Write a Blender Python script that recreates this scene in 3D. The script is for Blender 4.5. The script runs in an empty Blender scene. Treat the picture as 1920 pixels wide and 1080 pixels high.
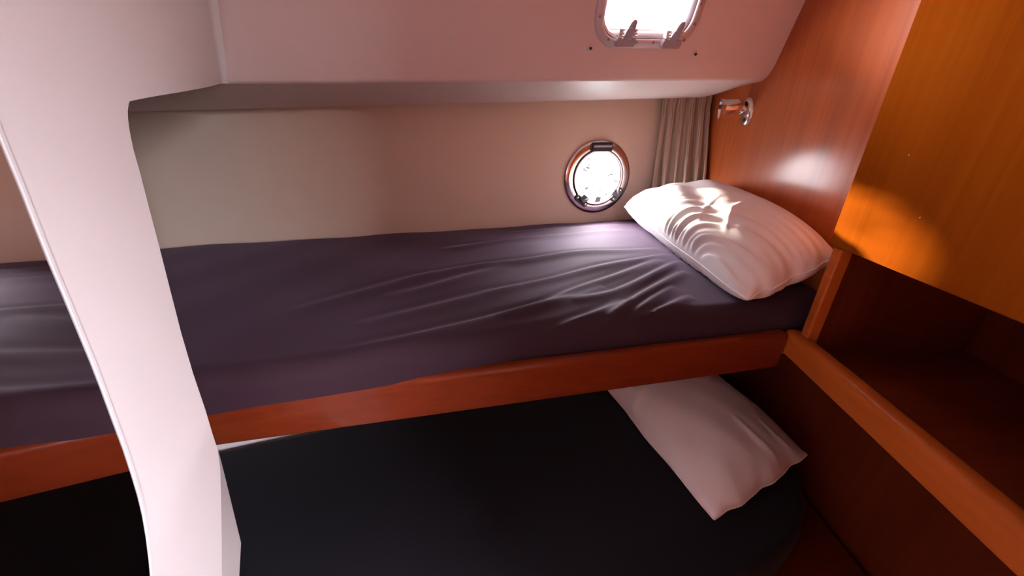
import bpy, bmesh, math, random
import numpy as np
from mathutils import Vector, Matrix

SC = bpy.context.scene
COL = SC.collection
random.seed(7)
RNG = np.random.default_rng(11)

# ------------------------------------------------------------------ camera, sky, sun, exposure
CAM_Z = 1.40                       # eye height above the cabin sole
FOCAL_PX = 670.0
PITCH = math.atan(300.0 / 670.0)   # looking down
CP, SP = math.cos(PITCH), math.sin(PITCH)

cam_data = bpy.data.cameras.new('camera')
cam_data.sensor_width = 36.0
cam_data.lens = 36.0 * FOCAL_PX / 1920.0
cam_data.clip_start = 0.02
cam = bpy.data.objects.new('camera', cam_data)
cam.location = (0, 0, CAM_Z)
cam.rotation_euler = (math.pi / 2 - PITCH, 0, 0)
COL.objects.link(cam)
SC.camera = cam

world = bpy.data.worlds.new('sky')
SC.world = world
world.use_nodes = True
bg = world.node_tree.nodes['Background']
# overcast sky: bright overhead, dimmer towards the horizon, dull water below it
_n, _l = world.node_tree.nodes, world.node_tree.links
_tc = _n.new('ShaderNodeTexCoord')
_sx = _n.new('ShaderNodeSeparateXYZ')
_rp = _n.new('ShaderNodeValToRGB')
_mr = _n.new('ShaderNodeMapRange')
_mr.inputs['From Min'].default_value = -1.0
_l.new(_tc.outputs['Generated'], _sx.inputs[0])
_l.new(_sx.outputs['Z'], _mr.inputs['Value'])
_l.new(_mr.outputs['Result'], _rp.inputs['Fac'])
_e = _rp.color_ramp.elements
_e[0].position, _e[0].color = 0.44, (0.10, 0.105, 0.11, 1)
_e[1].position, _e[1].color = 0.74, (1.0, 0.90, 0.98, 1)
_k = _e.new(0.52); _k.color = (0.34, 0.31, 0.335, 1)
_l.new(_rp.outputs['Color'], bg.inputs['Color'])
bg.inputs['Strength'].default_value = 205.0

sun_data = bpy.data.lights.new('sun', 'SUN')
sun_data.energy = 36.0
sun_data.angle = math.radians(2.5)
sun_data.color = (1.0, 0.86, 0.70)
sun = bpy.data.objects.new('sun', sun_data)
sun.rotation_euler = Vector((0.255, -0.68, -0.008)).to_track_quat('-Z', 'Y').to_euler()
COL.objects.link(sun)

SC.view_settings.view_transform = 'Standard'
SC.view_settings.look = 'None'
SC.view_settings.gamma = 1.0
SC.view_settings.use_curve_mapping = False
SC.view_settings.exposure = 0.0
SC.cycles.use_denoising = True
SC.cycles.max_bounces = 14
SC.cycles.diffuse_bounces = 8
SC.cycles.glossy_bounces = 6
SC.cycles.transparent_max_bounces = 12
SC.cycles.sample_clamp_indirect = 6.0


def portal(center, normal, w, h, up=(0, 0, 1)):
    """a light portal just outside an opening: it only guides sky light through the window"""
    d = bpy.data.lights.new('portal', 'AREA')
    d.shape = 'RECTANGLE'
    d.size, d.size_y = w, h
    d.cycles.is_portal = True
    o = bpy.data.objects.new('portal', d)
    n = Vector(normal).normalized()
    x = Vector(up).cross(-n)
    if x.length < 1e-4:
        x = Vector((1, 0, 0))
    x.normalize()
    z = -n
    y = z.cross(x)
    m = Matrix((x, y, z)).transposed().to_4x4()
    m.translation = Vector((center[0], center[1], center[2] + CAM_Z))
    o.matrix_world = m
    COL.objects.link(o)


# ------------------------------------------------------------------ measuring helpers (camera-relative metres)
def ray(px, py):
    u, up = px - 960.0, 540.0 - py
    return Vector((u, FOCAL_PX * CP + up * SP, up * CP - FOCAL_PX * SP))


def on_z(px, py, z):
    r = ray(px, py)
    return r * (z / r.z)


def on_plane(px, py, p, n):
    r = ray(px, py)
    n = Vector(n)
    return r * (Vector(p).dot(n) / r.dot(n))


# ------------------------------------------------------------------ object helpers
def tag(o, label=None, cat=None, group=None, kind=None):
    if label: o['label'] = label
    if cat: o['category'] = cat
    if group: o['group'] = group
    if kind: o['kind'] = kind
    return o


def thing(name, origin, label, cat, group=None):
    o = bpy.data.objects.new(name, None)
    o.empty_display_size = 0.05
    o.location = (origin[0], origin[1], origin[2] + CAM_Z)
    COL.objects.link(o)
    return tag(o, label, cat, group)


def root_of(o):
    while o.parent:
        o = o.parent
    return o


def link_bm(name, bm, mat, parent=None, origin=None, smooth=30, bevel=0.0, seg=2, subsurf=0, kind=None, label=None):
    """bm is in camera-relative coordinates; the object gets its origin at `origin` (or its thing's)"""
    me = bpy.data.meshes.new(name)
    if parent is not None:
        ro = root_of(parent).location
        off = Vector((ro.x, ro.y, ro.z - CAM_Z))
        loc = Vector((0, 0, 0))
    else:
        if origin is None:
            cs = [v.co for v in bm.verts]
            off = Vector((sum(c.x for c in cs) / len(cs), sum(c.y for c in cs) / len(cs), min(c.z for c in cs)))
        else:
            off = Vector(origin)
        loc = Vector((off.x, off.y, off.z + CAM_Z))
    bmesh.ops.recalc_face_normals(bm, faces=bm.faces[:])
    for v in bm.verts:
        v.co -= off
    bm.to_mesh(me)
    bm.free()
    mats = mat if isinstance(mat, (list, tuple)) else [mat]
    for m in mats:
        me.materials.append(m)
    if smooth:
        me.polygons.foreach_set('use_smooth', [True] * len(me.polygons))
        me.set_sharp_from_angle(angle=math.radians(smooth))
    o = bpy.data.objects.new(name, me)
    o.location = loc
    COL.objects.link(o)
    if parent is not None:
        o.parent = parent
    if bevel:
        b = o.modifiers.new('bevel', 'BEVEL')
        b.width = bevel
        b.segments = seg
        b.limit_method = 'ANGLE'
        b.angle_limit = math.radians(40)
        b.harden_normals = False
    if subsurf:
        s = o.modifiers.new('subsurf', 'SUBSURF')
        s.levels = s.render_levels = subsurf
    if kind: o['kind'] = kind
    if label: o['label'] = label
    return o


def add_box(bm, c, ex, ey, ez):
    """box centred at c with half-extent vectors"""
    c, ex, ey, ez = map(Vector, (c, ex, ey, ez))
    vs = []
    for sx in (-1, 1):
        for sy in (-1, 1):
            for sz in (-1, 1):
                vs.append(bm.verts.new(c + ex * sx + ey * sy + ez * sz))
    for f in ((0, 1, 3, 2), (4, 6, 7, 5), (0, 4, 5, 1), (2, 3, 7, 6), (0, 2, 6, 4), (1, 5, 7, 3)):
        bm.faces.new([vs[i] for i in f])


def add_prism(bm, pts, d):
    """polygon extruded by vector d"""
    d = Vector(d)
    a = [bm.verts.new(Vector(p)) for p in pts]
    b = [bm.verts.new(Vector(p) + d) for p in pts]
    n = len(pts)
    bm.faces.new(a)
    bm.faces.new(b[::-1])
    for i in range(n):
        j = (i + 1) % n
        bm.faces.new((a[i], b[i], b[j], a[j]))


def add_panel(bm, outer, holes, d):
    """polygon with holes, extruded by vector d (closed slab)"""
    d = Vector(d)
    loops, edges = [], []
    for lp in [outer] + list(holes):
        vs = [bm.verts.new(Vector(p)) for p in lp]
        loops.append(vs)
        for i in range(len(vs)):
            edges.append(bm.edges.new((vs[i], vs[(i + 1) % len(vs)])))
    r = bmesh.ops.triangle_fill(bm, use_beauty=True, use_dissolve=False, edges=edges)
    faces = [g for g in r['geom'] if isinstance(g, bmesh.types.BMFace)]
    twin = {}
    for lp in loops:
        for v in lp:
            twin[v] = bm.verts.new(v.co + d)
    for f in faces:
        bm.faces.new([twin[v] for v in reversed(f.verts[:])])
    for vs in loops:
        for i in range(len(vs)):
            j = (i + 1) % len(vs)
            bm.faces.new((vs[i], vs[j], twin[vs[j]], twin[vs[i]]))


def add_loft(bm, loops, closed_ring=False, cap=True):
    """loops of equal length (each a closed ring)"""
    rows = [[bm.verts.new(Vector(p)) for p in lp] for lp in loops]
    n = len(rows[0])
    m = len(rows)
    for i in range(m if closed_ring else m - 1):
        a, b = rows[i], rows[(i + 1) % m]
        for k in range(n):
            l = (k + 1) % n
            bm.faces.new((a[k], a[l], b[l], b[k]))
    if cap and not closed_ring:
        bm.faces.new(rows[0][::-1])
        bm.faces.new(rows[-1])


def circle_loop(c, ex, ey, r, n=32, ry=None):
    c, ex, ey = Vector(c), Vector(ex), Vector(ey)
    ry = r if ry is None else ry
    return [c + ex * (r * math.cos(2 * math.pi * k / n)) + ey * (ry * math.sin(2 * math.pi * k / n)) for k in range(n)]


def add_lathe(bm, c, ex, ey, ez, prof, n=48, closed=False):
    """prof: (radius, height along ez)"""
    loops = [circle_loop(Vector(c) + Vector(ez) * h, ex, ey, max(r, 1e-5), n) for r, h in prof]
    add_loft(bm, loops, closed_ring=closed, cap=not closed)


def add_grid(bm, P):
    """P: array (rows, cols, 3) -> open grid; returns vert rows"""
    rows = [[bm.verts.new(Vector(P[i, j])) for j in range(P.shape[1])] for i in range(P.shape[0])]
    for i in range(len(rows) - 1):
        for j in range(len(rows[0]) - 1):
            bm.faces.new((rows[i][j], rows[i][j + 1], rows[i + 1][j + 1], rows[i + 1][j]))
    return rows


def add_tube(bm, pts, r, n=12, cap=True):
    pts = [Vector(p) for p in pts]
    loops = []
    ref = Vector((0.13, 0.21, 0.97))
    for i, p in enumerate(pts):
        t = (pts[min(i + 1, len(pts) - 1)] - pts[max(i - 1, 0)]).normalized()
        x = t.cross(ref)
        if x.length < 1e-3:
            x = t.cross(Vector((1, 0, 0)))
        x.normalize()
        y = t.cross(x)
        rr = r[i] if isinstance(r, (list, tuple)) else r
        loops.append(circle_loop(p, x, y, rr, n))
    add_loft(bm, loops, cap=cap)


def rrect(w, h, r, n=8):
    """rounded rectangle, centred, counter-clockwise 2-D points"""
    out = []
    for cx, cy, a0 in ((w / 2 - r, h / 2 - r, 0), (-w / 2 + r, h / 2 - r, 90), (-w / 2 + r, -h / 2 + r, 180), (w / 2 - r, -h / 2 + r, 270)):
        for k in range(n + 1):
            a = math.radians(a0 + 90 * k / n)
            out.append((cx + r * math.cos(a), cy + r * math.sin(a)))
    return out


def boolean_cut(o, cutter_bm):
    me = bpy.data.meshes.new('cut')
    bmesh.ops.recalc_face_normals(cutter_bm, faces=cutter_bm.faces[:])
    for v in cutter_bm.verts:
        v.co.z += CAM_Z
    cutter_bm.to_mesh(me)
    cutter_bm.free()
    c = bpy.data.objects.new('cut', me)
    COL.objects.link(c)
    m = o.modifiers.new('cut', 'BOOLEAN')
    m.operation = 'DIFFERENCE'
    m.solver = 'EXACT'
    m.object = c
    dg = bpy.context.evaluated_depsgraph_get()
    dg.update()
    new = bpy.data.meshes.new_from_object(o.evaluated_get(dg))
    o.modifiers.remove(m)
    o.data = new
    bpy.data.objects.remove(c)
    new.set_sharp_from_angle(angle=math.radians(30))


# ------------------------------------------------------------------ materials
def new_mat(name):
    m = bpy.data.materials.new(name)
    m.use_nodes = True
    nt = m.node_tree
    return m, nt, nt.nodes['Principled BSDF'], nt.nodes, nt.links


def set_in(b, **kw):
    for k, v in kw.items():
        b.inputs[k.replace('_', ' ')].default_value = v


def bump_noise(nt, b, scale, strength, dist=0.002, detail=3, coords='Object'):
    N, L = nt.nodes, nt.links
    tc = N.new('ShaderNodeTexCoord')
    nz = N.new('ShaderNodeTexNoise')
    nz.inputs['Scale'].default_value = scale
    nz.inputs['Detail'].default_value = detail
    bp = N.new('ShaderNodeBump')
    bp.inputs['Strength'].default_value = strength
    bp.inputs['Distance'].default_value = dist
    L.new(tc.outputs[coords], nz.inputs['Vector'])
    L.new(nz.outputs['Fac'], bp.inputs['Height'])
    L.new(bp.outputs['Normal'], b.inputs['Normal'])
    return nz


def mat_plain(name, col, rough=0.5, metal=0.0, coat=0.0, bump=None, sheen=0.0, var=0.0, spec=0.5):
    m, nt, b, N, L = new_mat(name)
    set_in(b, Base_Color=(*col, 1), Roughness=rough, Metallic=metal, Coat_Weight=coat, Sheen_Weight=sheen)
    b.inputs['Specular IOR Level'].default_value = spec
    nz = None
    if bump:
        nz = bump_noise(nt, b, *bump)
    if var:
        tc = N.new('ShaderNodeTexCoord')
        n2 = N.new('ShaderNodeTexNoise')
        n2.inputs['Scale'].default_value = 9
        n2.inputs['Detail'].default_value = 4
        cr = N.new('ShaderNodeMapRange')
        cr.inputs['To Min'].default_value = 1 - var
        cr.inputs['To Max'].default_value = 1 + var
        mx = N.new('ShaderNodeVectorMath'); mx.operation = 'SCALE'
        mx.inputs[0].default_value = col
        L.new(tc.outputs['Object'], n2.inputs['Vector'])
        L.new(n2.outputs['Fac'], cr.inputs['Value'])
        L.new(cr.outputs['Result'], mx.inputs['Scale'])
        L.new(mx.outputs['Vector'], b.inputs['Base Color'])
    return m


def mat_wood(name, dark, light, axis='Z', rough=0.3, coat=0.5, coat_rough=0.16, fine=55.0, spec=0.25):
    """varnished mahogany: long streaks along an axis"""
    m, nt, b, N, L = new_mat(name)
    tc = N.new('ShaderNodeTexCoord')
    mp = N.new('ShaderNodeMapping')
    s = {'X': (1.3, fine, fine), 'Y': (fine, 1.3, fine), 'Z': (fine, fine, 1.3)}[axis]
    mp.inputs['Scale'].default_value = s
    n1 = N.new('ShaderNodeTexNoise'); n1.inputs['Scale'].default_value = 1.6; n1.inputs['Detail'].default_value = 6; n1.inputs['Roughness'].default_value = 0.6
    mp2 = N.new('ShaderNodeMapping')
    mp2.inputs['Scale'].default_value = tuple(v * 0.16 if v > 2 else v * 0.7 for v in s)
    n2 = N.new('ShaderNodeTexNoise'); n2.inputs['Scale'].default_value = 1.0; n2.inputs['Detail'].default_value = 3; n2.inputs['Distortion'].default_value = 0.6
    mix = N.new('ShaderNodeMix'); mix.data_type = 'FLOAT'
    mix.inputs[0].default_value = 0.55
    rp = N.new('ShaderNodeValToRGB')
    rp.color_ramp.elements[0].position = 0.3; rp.color_ramp.elements[0].color = (*dark, 1)
    rp.color_ramp.elements[1].position = 0.72; rp.color_ramp.elements[1].color = (*light, 1)
    L.new(tc.outputs['Object'], mp.inputs['Vector']); L.new(mp.outputs['Vector'], n1.inputs['Vector'])
    L.new(tc.outputs['Object'], mp2.inputs['Vector']); L.new(mp2.outputs['Vector'], n2.inputs['Vector'])
    L.new(n1.outputs['Fac'], mix.inputs[2]); L.new(n2.outputs['Fac'], mix.inputs[3])
    L.new(mix.outputs[0], rp.inputs['Fac']); L.new(rp.outputs['Color'], b.inputs['Base Color'])
    set_in(b, Roughness=rough, Coat_Weight=coat, Coat_Roughness=coat_rough)
    b.inputs['Specular IOR Level'].default_value = spec
    return m


def mat_fabric(name, col, rough=0.85, sheen=0.3, weave=900, strength=0.15, sheen_tint=(1, 1, 1)):
    m, nt, b, N, L = new_mat(name)
    tc = N.new('ShaderNodeTexCoord')
    w1 = N.new('ShaderNodeTexWave'); w1.bands_direction = 'X'; w1.inputs['Scale'].default_value = weave
    w2 = N.new('ShaderNodeTexWave'); w2.bands_direction = 'Y'; w2.inputs['Scale'].default_value = weave
    ad = N.new('ShaderNodeMath'); ad.operation = 'ADD'
    nz = N.new('ShaderNodeTexNoise'); nz.inputs['Scale'].default_value = 60; nz.inputs['Detail'].default_value = 5
    ad2 = N.new('ShaderNodeMath'); ad2.operation = 'MULTIPLY_ADD'; ad2.inputs[1].default_value = 0.25
    bp = N.new('ShaderNodeBump'); bp.inputs['Strength'].default_value = strength; bp.inputs['Distance'].default_value = 0.001
    for w in (w1, w2, nz):
        L.new(tc.outputs['Object'], w.inputs['Vector'])
    L.new(w1.outputs['Fac'], ad.inputs[0]); L.new(w2.outputs['Fac'], ad.inputs[1])
    L.new(ad.outputs[0], ad2.inputs[0]); L.new(nz.outputs['Fac'], ad2.inputs[2])
    L.new(ad2.outputs[0], bp.inputs['Height']); L.new(bp.outputs['Normal'], b.inputs['Normal'])
    set_in(b, Base_Color=(*col, 1), Roughness=rough, Sheen_Weight=sheen, Sheen_Roughness=0.4, Sheen_Tint=(*sheen_tint, 1))
    b.inputs['Specular IOR Level'].default_value = 0.3
    return m


def mat_glass(name, view_marks=False):
    """thin window pane: mostly clear, a faint mirror of the room; the small pane has pale marks for the view outside"""
    m, nt, b, N, L = new_mat(name)
    N.remove(b)
    out = [n for n in N if n.type == 'OUTPUT_MATERIAL'][0]
    tr = N.new('ShaderNodeBsdfTransparent'); tr.inputs['Color'].default_value = (0.95, 0.96, 0.96, 1)
    gl = N.new('ShaderNodeBsdfGlossy'); gl.inputs['Roughness'].default_value = 0.02
    mx = N.new('ShaderNodeMixShader'); mx.inputs[0].default_value = 0.05
    L.new(tr.outputs[0], mx.inputs[1]); L.new(gl.outputs[0], mx.inputs[2])
    last = mx
    if view_marks:
        tc = N.new('ShaderNodeTexCoord')
        mp = N.new('ShaderNodeMapping'); mp.inputs['Scale'].default_value = (45, 45, 110)
        nz = N.new('ShaderNodeTexNoise'); nz.inputs['Scale'].default_value = 1; nz.inputs['Detail'].default_value = 5
        cr = N.new('ShaderNodeMapRange'); cr.inputs['From Min'].default_value = 0.60; cr.inputs['From Max'].default_value = 0.63
        cr.inputs['To Max'].default_value = 1.0
        df = N.new('ShaderNodeBsdfDiffuse'); df.inputs['Color'].default_value = (0.80, 0.94, 0.92, 1)
        m2 = N.new('ShaderNodeMixShader')
        L.new(tc.outputs['Object'], mp.inputs['Vector']); L.new(mp.outputs['Vector'], nz.inputs['Vector'])
        L.new(nz.outputs['Fac'], cr.inputs['Value']); L.new(cr.outputs['Result'], m2.inputs[0])
        L.new(mx.outputs[0], m2.inputs[1]); L.new(df.outputs[0], m2.inputs[2])
        last = m2
    L.new(last.outputs[0], out.inputs['Surface'])
    return m


M_GEL = mat_plain('white_gelcoat', (0.83, 0.80, 0.80), 0.42, bump=(420, 0.06, 0.001), spec=0.4)
M_COAM = mat_plain('blush_coaming_moulding', (0.80, 0.66, 0.64), 0.45, bump=(420, 0.06, 0.001), spec=0.35)
M_LINER = mat_plain('cream_hull_liner', (0.82, 0.685, 0.565), 0.6, bump=(260, 0.12, 0.001), spec=0.3)
M_WOOD = mat_wood('varnished_mahogany_upright', (0.31, 0.062, 0.014), (0.53, 0.128, 0.030), 'Z', rough=0.5, coat=0.45, coat_rough=0.19, spec=0.12)
M_SHADE_WOOD = mat_wood('shade_darkened_mahogany', (0.085, 0.012, 0.004), (0.15, 0.028, 0.008), 'Z', rough=0.6, coat=0.0, spec=0.1)  # mahogany darkened: shade in the shelf and low down put into its colour
M_LOCKER = mat_wood('orange_mahogany_upright', (0.165, 0.032, 0.002), (0.255, 0.058, 0.004), 'Z', rough=0.6, coat=0.0, spec=0.0)
M_RAIL = mat_wood('varnished_mahogany_lengthwise', (0.105, 0.013, 0.004), (0.205, 0.034, 0.008), 'X', rough=0.45, coat=0.3, coat_rough=0.14, spec=0.12)
M_FIDDLE = mat_wood('varnished_mahogany_fore_aft', (0.32, 0.066, 0.010), (0.50, 0.128, 0.019), 'Y', rough=0.5, coat=0.22, coat_rough=0.22, spec=0.12)
M_SHEET = mat_fabric('plum_sheet_cotton', (0.034, 0.0145, 0.025), rough=0.8, sheen=0.22, sheen_tint=(0.8, 0.6, 0.95))
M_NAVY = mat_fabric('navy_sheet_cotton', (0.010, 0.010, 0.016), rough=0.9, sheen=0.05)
M_PILLOW = mat_fabric('white_pillow_cotton', (0.84, 0.82, 0.83), rough=0.9, sheen=0.1, strength=0.1)
M_CURTAIN = mat_fabric('beige_curtain_cloth', (0.50, 0.40, 0.31), rough=0.9, sheen=0.15)
M_CHROME = mat_plain('polished_chrome', (0.86, 0.82, 0.80), 0.17, metal=1.0)
M_STEEL = mat_plain('polished_steel_ring', (0.74, 0.66, 0.66), 0.16, metal=1.0)
M_FRAME = mat_plain('anodised_window_frame', (0.66, 0.58, 0.63), 0.38, metal=0.15, bump=(300, 0.03, 0.001))
M_GASKET = mat_plain('grey_window_gasket', (0.36, 0.34, 0.38), 0.5, spec=0.4)
M_LATCH = mat_plain('grey_latch_plastic', (0.40, 0.37, 0.43), 0.42)
M_LATCHW = mat_plain('pale_latch_plastic', (0.72, 0.68, 0.72), 0.4)
M_DARK = mat_plain('black_plastic', (0.02, 0.018, 0.02), 0.4)
M_SCREW = mat_plain('dull_screw_steel', (0.36, 0.30, 0.32), 0.35, metal=0.8)
M_CAP = mat_plain('white_screw_collar', (0.78, 0.72, 0.73), 0.4)
M_RIM = mat_plain('ground_glass_edge', (0.86, 0.85, 0.86), 0.15, coat=0.6)
M_MIRROR = mat_plain('mirror_glass', (0.80, 0.80, 0.81), 0.012, metal=1.0)
M_GLASS = mat_glass('clear_pane')
M_GLASS2 = mat_glass('pane_with_view_marks', True)  # pale marks on the glass imitate shapes outside the porthole
M_SOLE = mat_wood('cabin_sole_teak', (0.17, 0.07, 0.03), (0.30, 0.14, 0.06), 'Y', rough=0.45, coat=0.2)
M_TAG = mat_plain('pale_print', (0.55, 0.50, 0.55), 0.8)

# ------------------------------------------------------------------ the planes of the cabin
def bulk_x(y, z): return 0.600 + 0.03 * (y - 1.19)   # face of the wooden bulkhead at the berth head
BULK_X = 0.60
BULK_P, BULK_N = Vector((bulk_x(0, 0), 0, 0)), Vector((-1, 0.03, 0)).normalized()
def hull_y(x): return 1.124 + 0.2456 * x              # hull liner (upper berth level)
def coam_y(x): return 0.8424 + 0.1848 * x              # foot of the coachroof coaming
def coam_z(x): return 0.0729 + (x + 0.516) * 0.0256
COAM_LEAN = -0.434                                    # dY/dz of the coaming
def lip_y(x): return 1.037 + 0.24 * x
def lip_z(x): return 0.0826 + (x - 0.6) * 0.0362
def cab_x(y): return 0.452 + 0.092 * y                # face of the locker and shelf
def rail_y(x): return 0.4464 + 0.1988 * x             # outer face of the bunk rail
def left_x(y): return -0.2496 - 0.287 * y             # white partial bulkhead
LEFT_N = Vector((0.961, 0.276, 0)).normalized()
LEFT_P = Vector((left_x(0), 0, 0))
LEFT_T = Vector((-0.287, 1, 0)).normalized()
ROOF_Z = 0.42
Z_MAT, Z_RAIL_T, Z_RAIL_B = -0.28, -0.333, -0.406
Z_LOW = -0.80
def left_at(px, py): return on_plane(px, py, LEFT_P, LEFT_N)
COAM_P = Vector((0.6, coam_y(0.6), coam_z(0.6)))
COAM_N = Vector((1, 0.1848, 0.0256)).cross(Vector((0, COAM_LEAN, 1))).normalized()
if COAM_N.y > 0: COAM_N = -COAM_N                     # faces the cabin
COAM_E1 = Vector((1, 0.1848, 0.0256)).normalized()
COAM_E2 = COAM_E1.cross(COAM_N)
if COAM_E2.z < 0: COAM_E2 = -COAM_E2
def coam_at(px, py): return on_plane(px, py, COAM_P, COAM_N)
HULL_P = Vector((0, hull_y(0), 0))
HULL_T = Vector((1, 0.2456, 0)).normalized()
HULL_N = Vector((0.2456, -1, 0)).normalized()         # faces the cabin
def hull_at(px, py): return on_plane(px, py, HULL_P, HULL_N)

# windows: measured on their own planes
hl, hr, hb = coam_at(1113, 40), coam_at(1312, 32), coam_at(1205, 91)
HATCH_W = (hr - hl).dot(COAM_E1)
HATCH_H = 0.19
HATCH_C = hl + COAM_E1 * (HATCH_W / 2)
HATCH_C += COAM_E2 * ((hb - HATCH_C).dot(COAM_E2) + HATCH_H / 2)
PORT_C = hull_at(1119, 332.5)
PORT_R = 0.115

# ------------------------------------------------------------------ setting
# hull liner: upright beside the upper berth, falling inwards beside the lower one
bm = bmesh.new()
X0, X1 = -1.45, 0.80
hole = [PORT_C + HULL_T * (0.088 * math.cos(a)) + Vector((0, 0, 0.088 * math.sin(a))) for a in [2 * math.pi * k / 48 for k in range(48)]]
def hull_pt(x, z): return Vector((x, hull_y(x), z))
add_panel(bm, [hull_pt(X0, -0.36), hull_pt(X1, -0.36), hull_pt(X1, 0.26), hull_pt(X0, 0.26)], [hole], -HULL_N * 0.03)
link_bm('wall_back', bm, M_LINER, kind='structure', smooth=25)
bm = bmesh.new()
low_back = lambda x: 0.9675 + 0.3286 * x
P = []
for k in range(9):
    t = k / 8
    z = -0.36 + (-0.86 + 0.36) * t
    row = []
    for x in np.linspace(X0, X1, 24):
        row.append((x, hull_y(x) * (1 - t ** 1.6) + low_back(x) * t ** 1.6, z))
    P.append(row)
P.append([(x, low_back(x) - 0.02, -1.42) for x in np.linspace(X0, X1, 24)])
out_P = np.array(P); out_P[:, :, 1] += 0.03
P = np.array(P)
secs = [[Vector(p) for p in P[:, j]] + [Vector(p) for p in out_P[::-1, j]] for j in range(P.shape[1])]
add_loft(bm, secs)
link_bm('wall_hull_lower', bm, M_GEL, kind='structure')

# coaming + side-deck soffit: one moulding swept along the cabin
bm = bmesh.new()
sections = []
for x in list(np.linspace(-1.42, 0.44, 42)) + list(np.linspace(0.455, BULK_X + 0.012, 18)) + [0.70, 0.84]:
    zb, yb = coam_z(x), coam_y(x)
    e = min(max((x - 0.50) / 0.10, 0), 1); e = e * e * (3 - 2 * e)
    r = 0.008 + 0.030 * e
    ly, lz = lip_y(x), lip_z(x)
    e2 = min(max((x - 0.550) / 0.045, 0), 1); e2 = e2 * e2 * (3 - 2 * e2)
    ly -= 0.085 * e2; lz += 0.017 * e2
    up = Vector((0, COAM_LEAN, 1)).normalized()
    corner = Vector((x, yb, zb))
    lip = Vector((x, ly, lz))
    into = (Vector((x, yb + 0.1, zb - 0.002)) - corner).normalized()
    cove = 0.012 * e
    top = corner + up * ((ROOF_Z - zb) / up.z)
    front = []
    for k in range(10):
        p = top.lerp(corner + up * r, k / 9)
        front.append(p)
    for k in range(1, 8):
        t = k / 8
        a, b = corner + up * r, corner + into * r
        front.append(a * (1 - t) ** 2 + corner * (2 * t * (1 - t)) + b * t * t)
    a = corner + into * r
    for k in range(0, 8):
        t = k / 8
        p = a.lerp(lip, t)
        p.z += (-0.012 * math.sin(math.pi * t) + 0.012 * t * 0) * (1 - e2) * 0.3
        front.append(p)
    front += [lip + Vector((0, -0.004, 0.0015)), lip, lip + Vector((0, 0.005, 0.004)), lip + Vector((0, 0.007, 0.012))]
    back = [lip + Vector((0, 0.007, 0.05)), corner + into * 0.05 + Vector((0, 0, 0.05)), corner + up * 0.06 + Vector((0, 0.03, 0)),
            top + Vector((0, 0.035, 0))]
    sections.append(front + back)
add_loft(bm, sections)
coaming = link_bm('wall_upper', bm, M_COAM, kind='structure', smooth=40)
cut = bmesh.new()
add_prism(cut, [HATCH_C + COAM_E1 * a + COAM_E2 * b - COAM_N * 0.12 for a, b in rrect(HATCH_W - 0.030, HATCH_H - 0.030, 0.040)], COAM_N * 0.24)
boolean_cut(coaming, cut)

# side deck above the soffit, closing the gap to the hull
bm = bmesh.new()
add_prism(bm, [(-1.45, coam_y(-1.45) - 0.02, 0.15), (0.86, coam_y(0.86) + 0.0, 0.17), (0.86, hull_y(0.86) + 0.05, 0.17), (-1.45, hull_y(-1.45) + 0.05, 0.15)], (0, 0, 0.02))
link_bm('trim_side_deck', bm, M_GEL, kind='structure')

# coachroof
bm = bmesh.new()
add_prism(bm, [(-1.4, -1.3, ROOF_Z), (0.95, -1.3, ROOF_Z), (0.95, 1.2, ROOF_Z), (-1.4, 1.2, ROOF_Z)], (0, 0, 0.03))
link_bm('ceiling', bm, M_GEL, kind='structure')

# wooden bulkhead at the head of the berth; its near edge frames the shelf
YE_B = 0.552
bm = bmesh.new()
add_prism(bm, [(bulk_x(y, z), y, z) for y, z in ((YE_B, -0.43), (1.40, -0.43), (1.40, ROOF_Z), (YE_B, ROOF_Z))], -BULK_N * 0.02)
link_bm('wall_right', bm, M_WOOD, kind='structure', bevel=0.002)
bm = bmesh.new()
SW_Y, SW_Z, SW_W, SW_H = -0.64, 0.13, 0.52, 0.36          # opening of the added fill window, unseen
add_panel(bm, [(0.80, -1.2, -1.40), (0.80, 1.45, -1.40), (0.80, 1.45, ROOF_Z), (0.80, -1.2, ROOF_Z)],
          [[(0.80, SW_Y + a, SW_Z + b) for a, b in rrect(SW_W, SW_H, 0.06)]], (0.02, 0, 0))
link_bm('wall_right_lower', bm, M_SHADE_WOOD, kind='structure')

# white partial bulkhead: flat sheet whose far edge sweeps down beside the berth, flaring above to meet the coaming
P1 = left_at(243, 190)
P2 = Vector((-0.492, 0.665, 0))
edge_px = [(241, 197), (239.5, 208), (240, 222), (243, 245), (250, 280), (262, 322), (280, 392), (298, 460), (319, 543), (340, 625), (362, 700), (385, 768), (398, 812), (408, 842), (413, 880), (415, 960), (416, 1080), (416, 1200)]
edge = [left_at(*p) for p in edge_px]
def left_pt(y, z): return Vector((left_x(y), y, z))
outline = [left_pt(-0.10, ROOF_Z), left_pt(-0.10, -1.40), Vector((edge[-1].x, edge[-1].y, -1.40))] + edge[::-1] + [P1, left_pt(P1.y, ROOF_Z)]
bm = bmesh.new()
add_panel(bm, outline, [], -LEFT_N * 0.016)
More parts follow.
